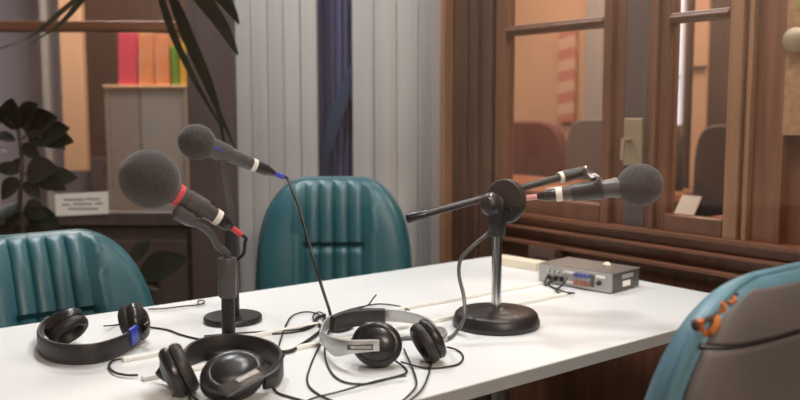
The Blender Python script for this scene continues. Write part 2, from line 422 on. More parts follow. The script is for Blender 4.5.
# casement windows
def casement(name, pl, pr, stl, rail, bot, lab):
    bm = B()
    d0, d1 = UW + .015, UW + .055
    tbox(bm, d0, d1, vv(pl), vv(stl), zs, CZ); tbox(bm, d0, d1, vv(pr), vv(pr - 3), zs, CZ)
    pm = (stl + pr) / 2
    tbox(bm, d0, d1, vv(pr - 3), vv(stl), zc(pm, rail + 5), zc(pm, rail - 5)); tbox(bm, d0 - .008, d1, vv(pr - 3), vv(stl), zc(pm, rail + 1.5), zc(pm, rail - 2))
    tbox(bm, d0, d1, vv(pr - 3), vv(stl), zs, zc(pm, bot))
    o = struct(link(name, bm, 'woodm', smooth=False, bevel=.004), lab)
    bm = B(); tbox(bm, UW + .032, UW + .038, vv(pr - 3), vv(stl), zc(pm, bot), zc(pm, rail + 5)); tbox(bm, UW + .032, UW + .038, vv(pr - 3), vv(stl), zc(pm, rail - 5), CZ)
    link('pane', bm, 'glassw', o, smooth=False); return o
w2 = casement('window_2', 491, 600, 501, 26, 200, 'brown wooden casement behind the boom stand')
w3 = casement('window_3', 659, 724, 662, 15, 218, 'narrow brown wooden casement beside the noticeboard')
# handle plate on the meeting stile
hp = B(); v0, v1 = vv(639), vv(621); tbox(hp, UW + .008, UW + .02, v0, v1, zc(630, 166), zc(630, 118))
h = link('handle_plate', hp, 'brass', w2, smooth=False, bevel=.003)
bm = B(); c = W(630, 140, UW + .008); cyl(bm, c, c - U * .03, .007); tube(bm, [c - U * .028, c - U * .03 - Z * .03 , c - U * .03 - Z * .05], .006); link('handle', bm, 'brass', w2)
# noticeboard with scraps
bm = B(); tbox(bm, UW + .02, UW + .03, vv(860), vv(776), zc(790, 136), zc(790, -40)); nb = tag(link('noticeboard', bm, 'cork', smooth=False, bevel=.002), 'golden cork noticeboard fixed to the wooden wall at the right', 'noticeboard')
bm = B(); c = W(797, 40, UW + .02); lathe(bm, c, -U, [(0, 0), (0, .024), (.012, .027), (.02, .018), (.022, 0)], 24); tag(link('wall_knob', bm, 'brass'), 'round yellowish knob pinned on the cork noticeboard', 'knob')
bm = B(); tbox(bm, UW + .016, UW + .02, vv(830), vv(787), zc(797, 6), zc(797, -30)); tag(link('note', bm, 'bgreen', smooth=False), 'small green note pinned high on the cork noticeboard', 'note')

# ---- room beyond the wooden partition
def nbx(name, m, pl, pr, pt, pb, u, th, bev=.01, smooth=False, down=None):
    """box in the next room seen between these picture columns/rows, front face in the plane u"""
    a = W(pl, (pt + pb) / 2, u); c = W(pr, (pt + pb) / 2, u); v0, v1 = sorted((wl(a)[1], wl(c)[1])); pm = (pl + pr) / 2
    bm = B(); tbox(bm, u, u + th, v0, v1, 0 if pb is None else W(pm, pb, u).z, W(pm, pt, u).z)
    return link(name, bm, m, smooth=smooth, bevel=bev)
UN = 2.75
bm = B(); tbox(bm, UN, UN + .08, 1.35, 3.1, 0, CZ); struct(link('wall_next_left', bm, 'orangewall', smooth=False))
bm = B(); tbox(bm, UN, UN + .08, -1.6, 1.35, 0, CZ); struct(link('wall_next_right', bm, 'woodl', smooth=False))
o = nbx('banner', 'stripe', 558, 574, 22, 122, UN - .03, .02, .002); tag(o, 'red and cream diagonally striped banner on the orange wall seen through the casement', 'banner')
o = nbx('trim_14', 'shelf', 584, 600, -40, 200, UN - .06, .05); struct(o)
o = nbx('window_4', 'sky', 672, 682, -30, 125, UN - .03, .02, .002); struct(o, 'bright slit of daylight in the next room')
bm = B(); u = UN - .04; a = W(675, 70, u); tbox(bm, u - .01, u, wl(W(680, 70, u))[1], wl(W(670, 70, u))[1], W(668, 79, u).z, W(668, 76, u).z); link('glazing_bar', bm, 'woodd', o, smooth=False)
o = nbx('trim_15', 'woodd', 684, 691, -40, 190, UN - .05, .04); struct(o)
o = nbx('trim_16', 'orangewall', 692, 707, -40, 190, UN - .06, .05); struct(o)
bm = B(); u = UN - .065; tbox(bm, u - .008, u, wl(W(707, 70, u))[1], wl(W(692, 70, u))[1], W(700, 69, u).z, W(700, 66, u).z); link('groove', bm, 'woodd', o, smooth=False)
o = nbx('trim_17', 'woodd', 708, 730, -40, 190, UN - .05, .04); struct(o)

def desk_next(name, u0, u1, v0, v1, z, label):
    e = empty(name, T((u0 + u1) / 2, (v0 + v1) / 2, 0), label, 'desk')
    bm = B(); tbox(bm, u0, u1, v0, v1, z - .03, z); link('desk_top', bm, 'desk', e, smooth=False, bevel=.004)
    bm = B(); tbox(bm, u0 + .03, u0 + .05, v0 + .06, v1 - .06, .1, z - .03); link('front_panel', bm, 'desk', e, smooth=False)
    for a in (u0 + .05, u1 - .05):
        for c in (v0 + .04, v1 - .04):
            bm = B(); tbox(bm, a - .02, a + .02, c - .02, c + .02, 0, z - .03); link('leg', bm, 'woodd', e, smooth=False)
    return e
desk_next('desk', 1.62, 2.15, .85, 2.6, .86, 'reddish brown desk in the next room seen through the left casement')
desk_next('desk', 1.42, 1.95, -.9, .68, .80, 'orange brown desk in the next room seen through the narrow casement')
# office chairs seen through the casements
def next_chair(pl, pr, pt, u, m, label):
    pm = (pl + pr) / 2; a = W(pl, pt, u); c = W(pr, pt, u); v0, v1 = sorted((wl(a)[1], wl(c)[1])); z1 = W(pm, pt, u).z; vm = (v0 + v1) / 2; hw = (v1 - v0) / 2
    e = empty('swivel_chair', T(u + .05, vm, 0), label, 'chair', 'chairs in the next room')
    bm = B(); ring = []
    n = 28
    for side in (0, .06):
        r = []
        for k in range(n):
            t = 2 * PI * k / n; cx = math.copysign(abs(math.cos(t)) ** .45, math.cos(t)); sy = math.copysign(abs(math.sin(t)) ** .45, math.sin(t))
            r.append(bm.verts.new(T(u + side, vm + hw * cx, (z1 + .55) / 2 + (z1 - .55) / 2 * sy)))
        ring.append(r)
    bm.faces.new(ring[0]); bm.faces.new(ring[1][::-1])
    for k in range(n): q = (k + 1) % n; bm.faces.new((ring[0][k], ring[0][q], ring[1][q], ring[1][k]))
    link('backrest', bm, m, e, bevel=.012)
    bm = B(); tbox(bm, u + .02, u + .42, vm - hw, vm + hw, .44, .5); link('seat', bm, m, e, smooth=False, bevel=.02)
    bm = B(); cyl(bm, T(u + .22, vm, .05), T(u + .22, vm, .44), .025); link('gas_column', bm, 'blackp', e)
    for k in range(5):
        t = 2 * PI * k / 5; bm = B(); p = T(u + .22, vm, .07); q = p + Vector((math.cos(t), math.sin(t), 0)) * .24; q.z = .05; cyl(bm, p, q, .018); uvball(bm, (q.x, q.y, .028), .028, .028, .028, n=12, m=8); link('base_leg', bm, 'blackp', e)
    return e
next_chair(484, 561, 121, 2.28, 'cfab', 'maroon swivel chair seen through the left casement near the striped banner')
next_chair(565, 632, 118, 2.2, 'cgrey', 'grey swivel chair seen through the left casement beside the maroon one')
next_chair(608, 678, 118, 2.02, 'cdark', 'dark swivel chair seen through the narrow casement below the slit of daylight')
next_chair(694, 770, 124, 2.02, 'cdark', 'dark swivel chair seen through the narrow casement next to the golden post')
zt2 = .80
p = [W(674, 176, 1.42), W(700, 176, 1.42)]
bm = B(); tbox(bm, 1.45, 1.52, wl(W(702, 170, 1.5))[1], wl(W(674, 170, 1.5))[1], .8005, .803)
bm.free()
bm = B(); u = 1.70; box(bm, W(688, 165, u) , V, (Z * .8 + U * .6).normalized(), (U * .8 - Z * .6).normalized(), .035, .048, .003)
mn = min(v.co.z for v in bm.verts)
for v in bm.verts: v.co.z += .8005 - mn
tag(link('paper_stand', bm, 'paper', smooth=False), 'cream sheet propped up on the orange brown desk in the next room', 'paper')
bm = B(); box(bm, T(1.75, wl(W(570, 165, 1.75))[1], .8635), U, V, Z, .08, .05, .003); tag(link('document', bm, 'paper', smooth=False), 'cream sheet lying on the reddish brown desk in the next room', 'paper')

# ================================================================== TABLE
VT = wl(G(430, 265))[1]; UL = -.80; UR = 1.0
tb = empty('table', T((UL + UR) / 2, VT / 2, 0), 'long white laminate table with grey edge carrying the microphones', 'table')
bm = B(); tbox(bm, UL + .002, UR - .002, .002, VT - .002, TZ - .022, TZ); link('tabletop', bm, 'table', tb, smooth=False, bevel=.0015)
bm = B(); th = .021
for (a, c, d, e) in ((UL, UR, 0, .002), (UL, UR, VT - .002, VT), (UL, UL + .002, .002, VT - .002), (UR - .002, UR, .002, VT - .002)): tbox(bm, a - .0005, c + .0005, d - .0005, e + .0005, TZ - .0225, TZ - .0015)
link('edge_band', bm, 'edge', tb, smooth=False)
for a in (UL + .08, UR - .08):
    for c in (.08, VT - .08):
        bm = B(); cyl(bm, T(a, c, 0), T(a, c, TZ - .023), .025); link('leg', bm, 'silver', tb)
# two white cable ducts lying across the table
def duct(p0, p1, label):
    a, c = G(*p0), G(*p1); vm = (wl(a)[1] + wl(c)[1]) / 2; bm = B(); tbox(bm, wl(a)[0], wl(c)[0], vm - .006, vm + .006, TZ + .0003, TZ + .007)
    tag(link('cable_duct', bm, 'trunk', smooth=False, bevel=.001), label, 'cable duct', 'white cable ducts on the table')
duct((118, 359), (548, 286), 'thin white cable duct on the table, the one farther from the studio window')
duct((138, 378), (572, 297), 'thin white cable duct on the table, the one nearer to the studio window')

# ================================================================== TEAL CHAIRS
def chair(loc, face, ztop, recline, label, w=.23, hgt=.46, backm='teal', rearm='teal', worn=False):
    """face: unit vector the sitter looks along; loc: point of the backrest's top centre projected on the floor"""
    face = Vector(face).normalized(); rt = face.cross(Z).normalized()            # sitter's right
    upv = (Z * math.cos(recline) - face * math.sin(recline)).normalized(); nrm = (face * math.cos(recline) + Z * math.sin(recline)).normalized()
    top = Vector((loc[0], loc[1], ztop)); cen = top - upv * (hgt / 2)
    bot = cen - upv * (hgt / 2)
    base = Vector((bot.x, bot.y, 0)) + face * .24
    e = empty('office_chair', base, label, 'chair')
    NE = 4.0
    def half(y):
        t = min(1, abs(y) / (hgt / 2)); return w * (max(0, 1 - t ** NE)) ** (1 / NE) * (1 - .20 * max(0, y / (hgt / 2)) ** 2 - .05 * y / (hgt / 2))
    def rho_(x, y):
        wx_ = w * (1 - .20 * max(0, y / (hgt / 2)) ** 2 - .05 * y / (hgt / 2))
        return (abs(x / wx_) ** NE + abs(y / (hgt / 2)) ** NE) ** (1 / NE)
    def dback(x, y): return .036 * (1 - min(1, rho_(x, y)) ** 6) ** .5 - .01 * (x / w) ** 2
    PW = .084
    def dfront(x, y, pleat):
        r = min(1, rho_(x, y)); d = .052 * (1 - r ** 6) ** .5 + .025 * (x / w) ** 2
        if pleat:
            k = min(1, max(0, (.97 - r) * 9))
            if abs(x) <= PW + .001:
                g = abs(math.sin(PI * (x + PW) / (PW / 2))); d += (.010 * g ** .45 - .008) * k
                dy = abs(y - .045) / .010
                if dy < 1: d -= .014 * (1 - dy * dy)
            elif abs(x) < PW + .03: d += (.004 * math.sin(PI / 2 * (abs(x) - PW) / .03) - .008 * (1 - (abs(x) - PW) / .03)) * k
        return d
    ys = []
    ny = 64
    for j in range(ny + 1):
        t = j / ny * 2 - 1; ys.append(math.copysign(1 - (1 - abs(t)) ** 1.25, t) * hgt / 2 * .985)
    def face_mesh(sign, fn):
        bm = B(); rows = []
        for y in ys:
            h = half(y); inner = min(PW, h * .7); xs = []
            m = 14
            for i in range(m): q = i / m; xs.append(-h + (h - inner) * q ** .8 if q else -h)
            for i in range(65): xs.append(-inner + 2 * inner * i / 64)
            for i in range(m - 1, -1, -1): q = i / m; xs.append(h - (h - inner) * q ** .8 if q else h)
            rows.append([bm.verts.new(cen + rt * x + upv * y + nrm * (sign * fn(x * .9995, y))) for x in xs])
        for a, c in zip(rows, rows[1:]):
            for k in range(len(a) - 1): bm.faces.new((a[k], a[k + 1], c[k + 1], c[k]))
        be = [e_ for e_ in bm.edges if len(e_.link_faces) == 1]
        r_ = bmesh.ops.extrude_edge_only(bm, edges=be)
        for v in [g for g in r_['geom'] if isinstance(g, bmesh.types.BMVert)]:
            q = v.co - cen; x = q.dot(rt); d = q.dot(nrm); v.co -= nrm * (d - (.010 * (x / w) ** 2 if sign < 0 else .010 * (x / w) ** 2))
        return bm
    bm = face_mesh(1, lambda x, y: dfront(x, y, True)); o = link('backrest_cushion', bm, backm, e)
    bm = face_mesh(-1, dback); o = link('backrest_shell', bm, rearm, e)
    bm = B(); pts = [(half(y), y) for y in ys] + [(-half(y), y) for y in reversed(ys)]
    pts = [cen + rt * x + upv * y + nrm * (.010 * (x / w) ** 2) for x, y in pts]; pts.append(pts[0])
    tube(bm, pts, .006, 8, 0); link('piping', bm, rearm, e)
    if worn:
        ins = .005
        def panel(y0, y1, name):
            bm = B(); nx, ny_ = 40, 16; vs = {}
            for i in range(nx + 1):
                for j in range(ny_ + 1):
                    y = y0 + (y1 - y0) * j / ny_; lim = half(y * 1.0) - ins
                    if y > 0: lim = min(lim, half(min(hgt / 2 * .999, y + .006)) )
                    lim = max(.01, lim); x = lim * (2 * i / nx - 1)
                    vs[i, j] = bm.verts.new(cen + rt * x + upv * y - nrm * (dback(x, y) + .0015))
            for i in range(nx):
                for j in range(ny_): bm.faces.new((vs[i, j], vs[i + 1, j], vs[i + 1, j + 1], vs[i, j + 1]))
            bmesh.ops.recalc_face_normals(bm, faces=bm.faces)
            o = link(name, bm, 'hazed', e); md = o.modifiers.new('solid', 'SOLIDIFY'); md.thickness = .005; md.offset = 0
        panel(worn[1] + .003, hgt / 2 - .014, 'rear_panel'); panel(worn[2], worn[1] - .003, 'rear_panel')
        bm = B(); pts = [cen + rt * (half(worn[1]) * (i / 12 - 1) * .99) + upv * worn[1] - nrm * (dback(half(worn[1]) * (i / 12 - 1) * .99, worn[1]) + .001) for i in range(25)]
        tube(bm, pts, .0035, 8, 0); link('seam', bm, 'rubber', e)
        def onback(px, py, off=.0):
            d = ray(px, py); dd = .03
            for _ in range(8):
                pl = cen - nrm * dd; p = CAM + d * ((pl - CAM).dot(nrm) / d.dot(nrm)); q = p - cen; x, y = q.dot(rt), q.dot(upv); dd = .5 * dd + .5 * (dback(x, y) + off)
            return p
        for pth, r_, off in ((((700, 320), (701, 329), (706, 334), (713, 330), (717, 322), (716, 317), (711, 318)), .0046, .002), (((718, 308), (720, 312), (724, 309), (723, 304), (719, 305)), .0032, .002),
                       (((728, 302), (731, 303), (735, 299), (732, 297)), .0028, .002), (((756, 294), (760, 293)), .0018, .001)):
            bm = B(); tube(bm, [onback(a, c, off) for a, c in pth], r_, 8, 6); o = link('exposed_foam', bm, 'foamorange', e); o['label'] = 'exposed orange foam in the worn corner'
        for pth, r_ in ((((694, 321), (696, 328), (703, 322), (711, 318), (717, 314)), .0040), (((714, 311), (722, 303), (730, 298), (738, 294)), .0022)):
            bm = B(); tube(bm, [onback(a, c, .0) for a, c in pth], r_, 8, 6); link('torn_cover', bm, 'scuff', e)
    # seat, arm-less swivel base
    bm = B(); rows = []
    for (dz, sc) in ((0, .9), (.02, 1), (.05, 1), (.075, .93), (.085, .6)):
        row = []
        for k in range(48):
            t = 2 * PI * k / 48; c, s = math.cos(t), math.sin(t); n = 3.5
            row.append(bm.verts.new(Vector((bot.x, bot.y, .40 + dz)) + rt * (.235 * sc * math.copysign(abs(c) ** (2 / n), c)) + face * (.27 + .235 * sc * math.copysign(abs(s) ** (2 / n), s))))
        rows.append(row)
    for a, c in zip(rows, rows[1:]):
        for k in range(48): q = (k + 1) % 48; bm.faces.new((a[k], a[q], c[q], c[k]))
    bm.faces.new(rows[0][::-1]); bm.faces.new(rows[-1]); link('seat', bm, backm, e)
    bm = B(); strip(bm, [base + Z * .39 - face * .1, base + Z * .385 - face * .26, bot - face * .05 + Z * .02, cen - nrm * .04], rt, .06, .008); link('back_bracket', bm, 'blackp', e)
    bm = B(); cyl(bm, base + Z * .06, base + Z * .40, .028); link('gas_column', bm, 'blackp', e)
    for k in range(5):
        t = 2 * PI * k / 5 + .4; bm = B(); p = base + Z * .085; q = base + Vector((math.cos(t), math.sin(t), 0)) * .27 + Z * .065; cyl(bm, p, q, .022, .016); l = link('base_leg', bm, 'blackp', e)
        bm = B(); lathe(bm, q - Z * .037 + Vector((-math.sin(t), math.cos(t), 0)) * -.015, Vector((-math.sin(t), math.cos(t), 0)), [(0, 0), (0, .024), (.004, .028), (.026, .028), (.03, .024), (.03, 0)], 20); link('caster', bm, 'blackp', l)
    return e
p = P(40, 233, 1.98); chair(p, -V, p.z, .36, 'teal padded office chair behind the left end of the table', w=.235, hgt=.50)
p = P(334, 177, 2.52); chair(p, (.06, -1, 0), p.z, .16, 'teal padded office chair with fluted back in front of the blue curtain', w=.222, hgt=.50)
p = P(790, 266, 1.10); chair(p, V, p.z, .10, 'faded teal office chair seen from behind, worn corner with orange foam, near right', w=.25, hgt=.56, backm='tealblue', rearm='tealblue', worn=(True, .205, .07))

# ================================================================== MICROPHONE STANDS AND MICROPHONES
def dirp(a, b): return (Vector(b) - Vector(a)).normalized()
def foam_ball(c, axis, r, e, ln=1.06):
    bm = B(); prof = []
    n = 22
    for i in range(n + 1):
        t = PI * i / n; s = math.sin(t); prof.append((-r * ln * math.cos(t), max(0, r * s)))
    prof[-1] = (r * ln, 0); prof[0] = (-r * ln, 0)
    lathe(bm, c, axis, prof, 40); return link('foam_windscreen', bm, 'foam', e)
def microphone(fc, tail, rf, rb, name_label, tapem, ringm, cg=None):
    """foam centre fc, rear end of the handle at tail"""
    fc, tail = Vector(fc), Vector(tail); ax = dirp(fc, tail); L = (tail - fc).length
    e = empty('microphone', fc.lerp(tail, .5), name_label, 'microphone')
    foam_ball(fc, ax, rf, e)
    bm = B(); lathe(bm, fc, ax, [(rf * .7, 0), (rf * .7, rb * 1.05), (rf * 1.25, rb * 1.12), (rf * 1.5, rb * 1.05), (L * .93, rb * .80), (L * .955, rb * .74), (L * .955, 0)], 28); link('handle', bm, 'greyp', e)
    bm = B(); lathe(bm, fc, ax, [(rf * 1.02, rb * 1.0), (rf * 1.02, rb * 1.2), (rf * 1.2, rb * 1.2), (rf * 1.2, rb * 1.0)], 28); o = link('collar_ring', bm, tapem, e)
    if tapem == 'red': o['label'] = 'red ring'
    bm = B(); lathe(bm, fc, ax, [(L * .925, rb * .7), (L * .925, rb * .88), (L, rb * .85), (L, rb * .2), (L, 0)], 28); o = link('end_ring', bm, ringm, e); o['label'] = 'white tape ring at the tail'
    bm = B(); a = fc + ax * (L * .62); x, y, d = basis(ax); box(bm, a + y * (rb * .93), ax, x, y, .008, .003, .0015); link('switch', bm, 'silver', e)
    return e, ax
def xlr(tail, ax, rb, sleeve, path, label, r=.0032, L=.045, cm='rubber'):
    tail = Vector(tail)
    c0 = tail + ax * .001
    e = empty('microphone_cable', c0, label, 'cable', 'microphone cables')
    bm = B(); lathe(bm, c0, ax, [(0, 0), (0, rb * .84), (.006, rb * .86), (L * .55, rb * .82), (L * .6, rb * .74), (L, rb * .42), (L, 0)], 24); link('plug', bm, 'blackp', e)
    end = c0 + ax * L
    s1 = end + ax * .022
    bm = B(); tube(bm, [end - ax * .002, s1], r * 1.6, 12, 4); o = link('sleeve', bm, sleeve, e); o['label'] = {'blue': 'blue', 'pink': 'pink', 'red': 'red'}[sleeve] + ' tape sleeve behind the plug'
    bm = B(); tube(bm, [s1 - ax * .004, s1 + ax * .01] + [Vector(q) for q in path], r, 10, 10); link('cable', bm, cm, e)
    return e

# --- A: short stand with the big foam, nearest on the left
gA = G(229, 353); YA = gA.y
foA, taA = P(150, 179, 1.385), P(219.5, 218.5, 1.44)
micA, axA = microphone(foA, taA, .0475, .0158, 'handheld microphone with the largest charcoal foam ball and a red ring', 'red', 'ring')
eA = empty('microphone_stand', (gA.x, gA.y, TZ), 'black stand ringed by the front headphones, bent gooseneck under the largest foam ball', 'microphone stand')
bm = B(); lathe(bm, (gA.x, gA.y, TZ + .0005), Z, [(0, 0), (0, .056), (.003, .058), (.010, .057), (.014, .053), (.017, .018), (.017, 0)], 48); link('base', bm, 'satin', eA)
bm = B(); cyl(bm, (gA.x, gA.y, TZ + .016), (gA.x, gA.y, P(223, 290, YA).z), .0118, .0112); link('pole', bm, 'satin', eA)
bm = B(); cA0, cA1 = P(224, 297, YA).z, P(222, 258, YA).z; lathe(bm, (gA.x, gA.y, cA0), Z, [(0, 0), (0, .0145), (.003, .0155), (cA1 - cA0 - .004, .0172), (cA1 - cA0, .016), (cA1 - cA0, 0)], 32); link('height_clutch', bm, 'greyp', eA)
clipA = P(187, 217, 1.405)
bm = B(); tube(bm, [Vector((gA.x, gA.y, cA1 - .01)), Vector((gA.x, gA.y, cA1 + .008)), P(218, 246, 1.44), P(211, 234, 1.425), P(201, 226, 1.412), P(192, 222, 1.407)], .0062, 14, 8); link('gooseneck', bm, 'greyp', eA)
bm = B(); x, y, d = basis(axA); cc = P(186, 217, 1.402)
lathe(bm, cc - axA * .022, axA, [(0, 0), (0, .008), (.004, .0125), (.03, .0125), (.042, .008), (.042, 0)], 24, 1, 1)
link('clip_joint', bm, 'greyp', eA)
bm = B(); mm = foA + axA * ((P(203, 208, 1.42) - foA).length - .012)
lathe(bm, mm - axA * .018, axA, [(0, .0155), (0, .0190), (.036, .0178), (.036, .0145), (0, .0155)], 28); link('microphone_clip', bm, 'greyp', eA)
cbA = [P(245, 243, 1.462), P(243.5, 254, 1.468), P(235, 264, 1.478), P(233, 285, 1.476), P(232, 310, 1.474), P(231, 335, 1.472), G(252, 344, TZ + .004), G(284, 352, TZ + .004), G(301, 345, TZ + .004), G(318, 333, TZ + .004), G(327, 325, TZ + .005)]
xlr(taA, (axA * .95 + Vector((.05, .03, -.2))).normalized(), .0140, 'red', cbA, 'black cable from the largest foam microphone down its stand to the table', L=.026)

# --- B: stand behind it
gB = G(233, 321); YB = gB.y
foB, taB = P(197, 142, YB - .035), P(256, 166, YB + .02)
micB, axB = microphone(foB, taB, .0345, .0152, 'handheld microphone with smaller foam ball, rearmost, tail taped white above blue sleeve', 'greyp', 'ring')
eB = empty('microphone_stand', (gB.x, gB.y, TZ), 'black straight microphone stand on a flat round base, rearmost on the table', 'microphone stand')
bm = B(); lathe(bm, (gB.x, gB.y, TZ + .0005), Z, [(0, 0), (0, .056), (.002, .058), (.009, .058), (.0115, .056), (.013, .016), (.013, 0)], 56); link('base', bm, 'satin', eB)
zB1, zB2 = P(232, 230, YB).z, P(226, 168, YB).z
bm = B(); cyl(bm, (gB.x, gB.y, TZ + .012), (gB.x, gB.y, zB1), .0135, .0130, e=.002); link('pole', bm, 'satin', eB)
mB = foB + axB * .050
bm = B(); tube(bm, [Vector((gB.x, gB.y, zB1 - .01)), Vector((gB.x, gB.y, zB1 + .03)), P(226.5, 190, YB - .005), P(223, 170, mB.y), mB - Z * .018], .0082, 12, 6); link('upper_rod', bm, 'greyp', eB)
bm = B(); lathe(bm, mB - axB * .022, axB, [(0, .0150), (0, .0205), (.040, .0185), (.040, .0130), (0, .0135)], 28); link('microphone_clip', bm, 'greyp', eB)
bm = B(); x, y, d = basis(axB); tube(bm, [mB - axB * .018 - Y_ * .0205 + Z * .005, mB - axB * .016 - Y_ * .0205 - Z * .003], .002, 8, 2)
box(bm, mB - axB * .002 - Y_ * .0208 + Z * .0060, axB, Y_, Z, .012, .0022, .0018); o = link('clip_mark', bm, 'blue', eB); o['label'] = 'blue mark on the clip'
gend = G(331, 316, TZ + .004)
cbB = [P(292, 190, YB + .025), P(299, 207, YB + .005), P(308, 240, YB - .04), P(319, 278, YB - .07), P(329, 309, gend.y + .003), gend, G(338, 322, TZ + .004), G(352, 326, TZ + .004), G(338, 331, TZ + .004), G(322, 327, TZ + .004), G(316, 319, TZ + .004), G(325, 315, TZ + .006)]
xlr(taB, axB, .0138, 'blue', cbB, 'black cable with blue sleeve hanging from the rear microphone to the tangle', L=.04)

# --- C: boom stand
gC = G(496, 325); YC = gC.y
eC = empty('boom_stand', (gC.x, gC.y, TZ), 'table boom stand with chrome pole and heavy round black base', 'microphone stand')
bm = B(); lathe(bm, (gC.x, gC.y, TZ + .0005), Z, [(0, 0), (0, .083), (.003, .0855), (.010, .0855), (.024, .0805), (.028, .076), (.031, .05), (.033, .02), (.037, .014), (.037, 0)], 64); link('base', bm, 'satin', eC)
zC1 = P(494, 236, YC).z; zC2 = P(494, 205, YC).z
bm = B(); cyl(bm, (gC.x, gC.y, TZ + .036), (gC.x, gC.y, zC1 + .005), .0098); link('pole', bm, 'chrome', eC)
top = Vector((gC.x, gC.y, zC2))
bm = B(); lathe(bm, (gC.x, gC.y, zC1), Z, [(0, 0), (0, .0145), (.003, .0165), (.03, .0175), (.045, .019), (zC2 - zC1, .019), (zC2 - zC1 + .012, .016), (zC2 - zC1 + .018, .008), (zC2 - zC1 + .018, 0)], 32); link('clutch', bm, 'satin', eC)
# boom line
b0, b1 = P(407, 219, YC - .045), P(562, 177, YC + .05)
bx = (b1 - b0).normalized()
piv = b0.lerp(b1, (P(503, 199, YC) - b0).dot(bx) / (b1 - b0).length)
dn = Vector((-.56, -.80, .10)).normalized()      # the tension disc's axis
dn = (dn - Vector((0, 0, 0))).normalized()
dc = P(505, 201, YC - .004)
bm = B(); lathe(bm, dc - dn * .009, dn, [(0, 0), (0, .040), (.003, .043), (.012, .043), (.016, .040), (.018, .030), (.018, 0)], 48); d_ = link('tension_disc', bm, 'satin', eC)
bm = B(); sp = P(511, 209, YC - .02); lathe(bm, dc + dn * .0085 + (sp - dc) - dn * (sp - dc).dot(dn), dn, [(0, 0), (0, .004), (.003, .003), (.003, 0)], 16); link('tension_screw', bm, 'chrome', d_)
bm = B(); kc = P(490.5, 204, YC - .030); uvball(bm, kc, .0205, .018, .0225, n=28, m=16); link('pivot_knob', bm, 'satin', eC)
bm = B(); uvball(bm, P(491, 197, YC - .0465), .0055, .004, .0055, n=16, m=10); link('pivot_screw', bm, 'chrome', eC)
bm = B(); cyl(bm, b0 + bx * .02, b1, .0072); link('boom_arm', bm, 'satin', eC)
bm = B(); lathe(bm, b0, bx, [(0, 0), (0, .008), (.002, .0095), (.040, .0095), (.042, .0072), (.042, 0)], 24); link('boom_sleeve', bm, 'blackp', eC)
# joint and clip at the boom end
bm = B(); lathe(bm, b1 - bx * .007, bx, [(0, .007), (0, .0112), (.010, .0112), (.010, .007)], 24); o = link('boom_tape', bm, 'ring', eC); o['label'] = 'white tape at the end of the boom'
jc = P(580, 173, b1.y + .004)
bm = B(); cyl(bm, b1 + bx * .002, jc + bx * .012, .0125, .0105, e=.002); link('swivel_joint', bm, 'satin', eC)
bm = B(); uvball(bm, P(586, 168, b1.y), .006, .006, .005, n=16, m=10); link('joint_screw', bm, 'chrome', eC)
foC, taC = P(640, 185, YC - .005), P(556, 194.5, YC + .02)
micC, axC = microphone(foC, taC, .0415, .0168, 'handheld microphone with dark foam ball pointing right on the boom stand', 'greyp', 'ring')
mC = foC + axC * ((P(599, 190, YC) - foC).length)
bm = B(); lathe(bm, mC - axC * .008, axC, [(0, .0162), (0, .0208), (.006, .0208), (.008, .0196), (.040, .0184), (.060, .0172), (.060, .0145), (0, .0162)], 28); link('microphone_clip', bm, 'satin', eC)
bm = B(); strip(bm, [P(583, 169, b1.y - .006), P(590, 174, b1.y - .012), P(597, 181, YC + .002), mC + Z * .014 + axC * .012], Vector((0, 1, .3)), .020, .009); link('clip_link', bm, 'greyp', eC)
g2 = [P(517, 204, YC + .022), P(507, 212, YC + .028), P(495, 226, YC + .024), P(486, 235, YC + .008), P(473, 246, YC - .008), P(461, 259, YC - .012), P(459, 275, YC - .02), P(464, 298, YC - .05), P(464, 318, YC - .09), G(457, 331, TZ + .005), G(449, 338, TZ + .004), G(436, 341, TZ + .004), G(415, 338, TZ + .004), G(396, 340, TZ + .004), G(378, 349, TZ + .004), G(352, 340, TZ + .004)]
xlr(taC, axC, .0138, 'pink', g2, 'grey black cable with pink sleeve looping down beside the chrome pole', L=.036, r=.0036, cm='cablegrey')

# ================================================================== HEADPHONES
def cup(e, c, outd, upd, r, dep, shellm='blackp', padm='leather', sx=1.0, ringm=None):
    """ear cup at c; outd points out of the shell; upd along its long axis"""
    c = Vector(c); outd = Vector(outd).normalized()
    bm = B(); lathe(bm, c, outd, [(-.002, 0), (-.002, r * .94), (.004, r), (dep * .35, r * .98), (dep * .55, r * .88), (dep * .62, r * .74), (dep * .60, r * .70), (dep * .64, r * .66), (dep * .82, r * .45), (dep * .86, r * .22), (dep * .86, 0)], 44, sx, 1, up=upd)
    s = link('ear_cup', bm, shellm, e)
    bm = B(); n = 10; prof = []
    for i in range(n + 1):
        t = PI * (i / n) - PI / 2
        prof.append((-.011 - .009 * math.sin(t + PI), r * .74 + r * .24 * math.cos(t)))
    prof = [(-.002, r * .55), (-.002, r * .86), (-.005, r * .97), (-.012, r * .99), (-.018, r * .92), (-.021, r * .80), (-.019, r * .66), (-.012, r * .56), (-.008, r * .52), (-.006, 0)]
    prof = [(-.002, 0)] + prof
    lathe(bm, c, outd, prof, 44, sx, 1, up=upd); link('ear_pad', bm, padm, s)
    return s
def on(px, py, z): return G(px, py, TZ + z)
def cables(e, paths, r=.0017, name='cable'):
    for pth in paths:
        bm = B(); tube(bm, [G(q[0], q[1], TZ + (q[2] if len(q) > 2 else .0024)) for q in pth], r, 8, 8); link(name, bm, 'rubber', e)

